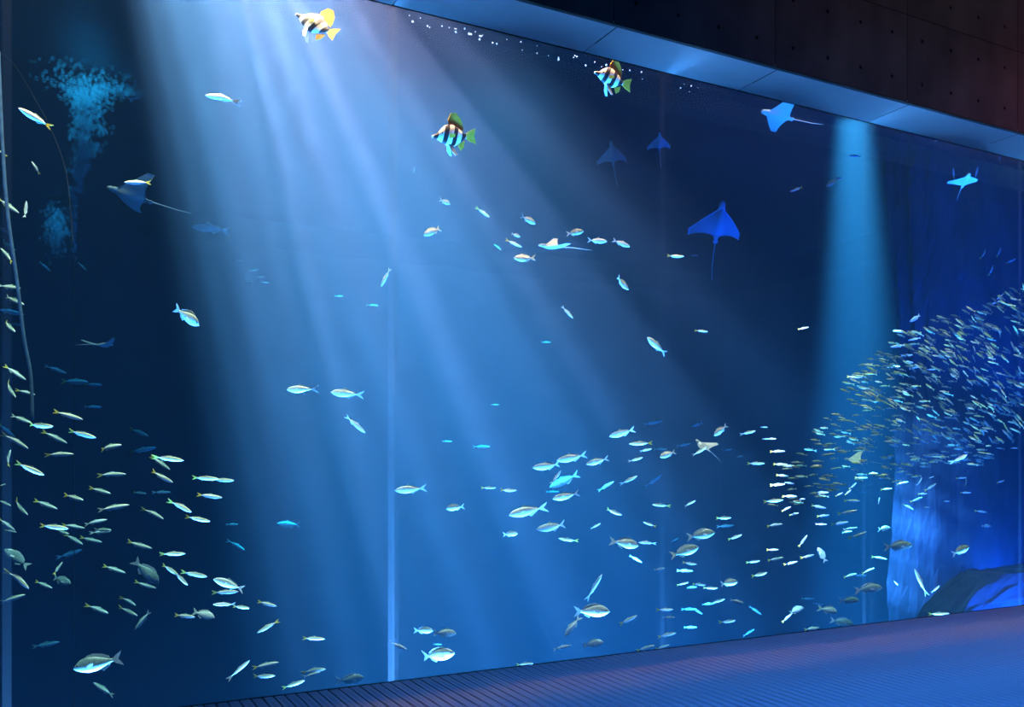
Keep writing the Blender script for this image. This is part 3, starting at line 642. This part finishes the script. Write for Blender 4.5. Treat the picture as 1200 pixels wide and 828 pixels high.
def put_ray(px, py, span_px, wd, fw, up, label, cat='ray'):
    """fw, up: nose and back directions as (viewer's right, up, away)"""
    g = lambda c: RV * c[0] + UV * c[1] + FV * c[2]
    x = g(fw).normalized(); z = g(up); z = (z - x * z.dot(x)).normalized(); y = z.cross(x)
    S = span_px * fwd(px, wd) / FPX
    root = bpy.data.objects.new('eagle_ray', None); root.empty_display_size = .05; link(root)
    root.matrix_world = Matrix.Translation(at(px, py, wd)) @ Matrix((x, y, z)).transposed().to_4x4() @ Matrix.Scale(S, 4)
    tag(root, label, cat, None)
    for nm, me in zip(('wings', 'head', 'tail', 'pelvic_fin'), RP): obj(nm, me, root)
    o = obj('pelvic_fin', RP[3], root); o.scale = (1, -1, 1)
    for s in (1, -1):
        o = obj('eye', EYE_ME, root, (.345, .062 * s, .02)); o.scale = (.014,) * 3
put_ray(842, 264, 64, 4.6, (.12, .95, -.35), (-.12, .35, .95), 'large blue eagle ray seen from below in dark open water')
put_ray(718, 182, 36, 3.0, (-.12, .95, -.2), (-.2, .3, .9), 'small pale ray climbing below the striped boarfish at the window head')
put_ray(773, 168, 28, 3.6, (-.05, .9, -.3), (-.1, .5, .85), 'smallest pale blue ray, beside another climbing ray')
put_ray(914, 136, 56, 1.7, (-.9, .12, -.25), (0, .85, .5), 'eagle ray touching the window head, its thin tail trailing')
put_ray(1131, 213, 34, 1.2, (-.1, .35, -.9), (0, .9, .35), 'ray with upturned white wing tips near the rock face')
put_ray(650, 289, 46, 0.7, (-.95, 0, -.3), (.05, .95, -.35), 'ray with a long thin tail amid the small bream')
put_ray(156, 230, 66, 3.0, (-.8, .2, -.45), (.15, .75, .6), 'broad dim blue ray below a white fish by the bubble plume')
put_ray(120, 404, 42, 3.6, (.2, .1, .9), (0, 1, .1), 'dim blue ray arching in the dark water by the hose')
put_ray(825, 523, 32, 0.95, (-.5, .5, .5), (.3, .7, -.6), 'small blue ray among the slender blue fish')
put_ray(1003, 539, 30, 1.6, (-.9, .1, .3), (0, .8, -.5), 'bright blue ray at the fringe of the dense school')

# ------------------------------------------------------------------ striped boarfish
def boar_kit():
    b_ = body_mesh('boarfish_body', 'boar', M['boarfish'], 0.15, 16, 12, -.3)
    dor = plate('dorsal_fin', [(.08, .2), (.1, .3), (.02, .42), (-.1, .43), (-.2, .33), (-.25, .2), (-.26, .1), (-.05, .17)], M['yellow'], .012)
    tl = plate('tail_fin', [(-.28, .042), (-.38, .1), (-.5, .14), (-.47, .0), (-.5, -.14), (-.38, -.1), (-.28, -.038)], M['yellow'], .012, .15)
    an = plate('anal_fin', [(-.1, -.15), (-.16, -.26), (-.24, -.2), (-.27, -.08)], M['yellow'], .012)
    out = [('body', b_), ('dorsal_fin', dor), ('tail_fin', tl), ('anal_fin', an)]
    for s in (1, -1):
        T = Matrix.Translation((.14, .03 * s, -.13)) @ Matrix.Rotation(math.radians(16 * s), 4, 'X')
        out.append(('pelvic_fin', plate('pelvic_fin', [(.02, .02), (-.03, .02), (-.15, -.22), (-.1, -.23), (-.02, -.14)], M['pale_fin'], .012, 0, T)))
    return out + pect(M['yellow'], .16, -.02, .05, .16, .07) + [('eye', 1), ('eye', -1)]
KITS['boar', 1] = boar_kit(); KITS['boar', 2] = KITS['boar', 1]
def put_boar(px, py, lpx, wd, h, yaw, roll, label):
    return put('boar', 'boarfish', px, py, lpx, h, wd, label, 'fish', None, yaw, roll)
put_boar(371, 30, 60, 0.7, 148, 10, -14, 'pale boarfish with tall yellow dorsal fin, snout raised, in the brightest shafts')
put_boar(531, 160, 48, 0.75, 196, -38, 10, 'black-banded boarfish with yellow dorsal fin turned towards the viewer')
put_boar(717, 93, 44, 0.6, 176, -35, 8, 'dark banded boarfish with yellow tail just under the window head')

# ------------------------------------------------------------------ bubbles, hoses
def ico(sub):
    bm = bmesh.new(); bmesh.ops.create_icosphere(bm, subdivisions=sub, radius=1.0)
    v = np.array([q.co[:] for q in bm.verts]); f = [tuple(q.index for q in p.verts) for p in bm.faces]; bm.free(); return v, f
IV, IF = ico(1)
def bubbles(name, pts, rad, mat):
    v = (np.array(pts)[:, None, :] + IV[None] * np.array(rad)[:, None, None]).reshape(-1, 3)
    n = len(IV); f = [tuple(i * n + k for k in q) for i in range(len(pts)) for q in IF]
    return obj(name, mesh(name, v, f, mat, True))
# plume of air rising from the nozzle: half widths in pixels by height in the photograph
PLW = 6.2
prof = [(302, 87, 1.6), (270, 86, 3), (235, 87, 5), (215, 91, 8), (190, 93, 12), (160, 97, 16), (130, 100, 22), (105, 104, 42), (92, 112, 75)]
pts, rad = [], []
ys_ = [p[0] for p in prof[::-1]]
for k in range(75):
    y0 = 92 + 205 * (k / 75) ** 1.15 + random.uniform(-4, 4)
    c = np.interp(y0, ys_, [p[1] for p in prof[::-1]]); hw = np.interp(y0, ys_, [p[2] for p in prof[::-1]])
    c += random.gauss(0, .42) * hw; pr = hw * random.uniform(.28, .5); m_px = fwd(c, PLW) / FPX
    ctr = at(c, y0, PLW) + FV * random.gauss(0, .4) * min(hw, 20) * m_px
    for q in range(int(26 + 2.2 * pr)):
        d = Vector((random.gauss(0, 1), random.gauss(0, 1), random.gauss(0, .8))) * pr * .6 * m_px
        if y0 < 112: d.z *= .35
        p = ctr + d
        if p.z > SURF - .12: continue
        pts.append(p[:]); rad.append(random.uniform(.012, .03))
for i in range(500):
    p = at(66 + random.gauss(0, 6), 268 - random.gauss(0, 13), PLW + .4) + FV * random.gauss(0, .07); pts.append(p[:]); rad.append(random.uniform(.01, .027))
tag(bubbles('bubble_plume', pts, rad, M['plume']), 'turquoise plume of air bubbles spreading up from a nozzle', 'bubbles', None, 'stuff')
pts, rad = [], []
for i in range(46):
    x = random.choice((random.uniform(450, 640), random.uniform(470, 600), random.uniform(640, 830))); top = 188.7 + .2455 * (x - 1200)
    pts.append(at(x, top + random.uniform(5, 15), .42)[:]); rad.append(random.uniform(.004, .011))
tag(bubbles('surface_bubbles', pts, rad, M['bubble']), 'sprinkle of tiny white bubbles under the window head', 'bubbles', None, 'stuff')
nz = bpy.data.objects.new('air_nozzle', None); link(nz); nz.location = at(87, 306, PLW); tag(nz, 'small air nozzle on a thin pipe under the bubble plume', 'nozzle')
q0 = Vector((0, 0, 0))
obj('pipe', mesh('pipe', *tube([(0, 0, BED - nz.location.z), (0, 0, -.3), (0, 0, 0)], [.006, .006, .006]), M['gasket'], True), nz)
obj('nozzle_head', mesh('nozzle_head', *tube([(0, 0, 0), (0, 0, .02), (0, 0, .05), (0, 0, .06)], [.014, .03, .03, .018], 12), M['hose'], True), nz)
def hose(name, pix, wd, r, mat, label):
    P = [at(x, y, wd) for x, y in pix]; Q = []
    for i in range(len(P) - 1):
        p0, p1, p2, p3 = P[max(i - 1, 0)], P[i], P[i + 1], P[min(i + 2, len(P) - 1)]
        for k in range(6):
            t = k / 6; Q.append(.5 * ((2 * p1) + (p2 - p0) * t + (2 * p0 - 5 * p1 + 4 * p2 - p3) * t * t + (3 * p1 - p0 - 3 * p2 + p3) * t ** 3))
    Q.append(P[-1])
    return tag(obj(name, mesh(name, *tube(Q, [r] * len(Q), 8), mat, True)), label, 'hose')
hose('hose', [(-2, 60), (3, 170), (9, 250), (20, 330), (28, 395), (36, 440), (38, 492)], 1.2, .012, M['hose'], 'thin blue hose hanging down through the yellow-tailed shoal')
hose('rope', [(-6, 58), (16, 75), (42, 118), (60, 152), (78, 205), (86, 290)], 2.6, .004, M['gasket'], 'thin rope slanting from the surface towards the bubble plume')
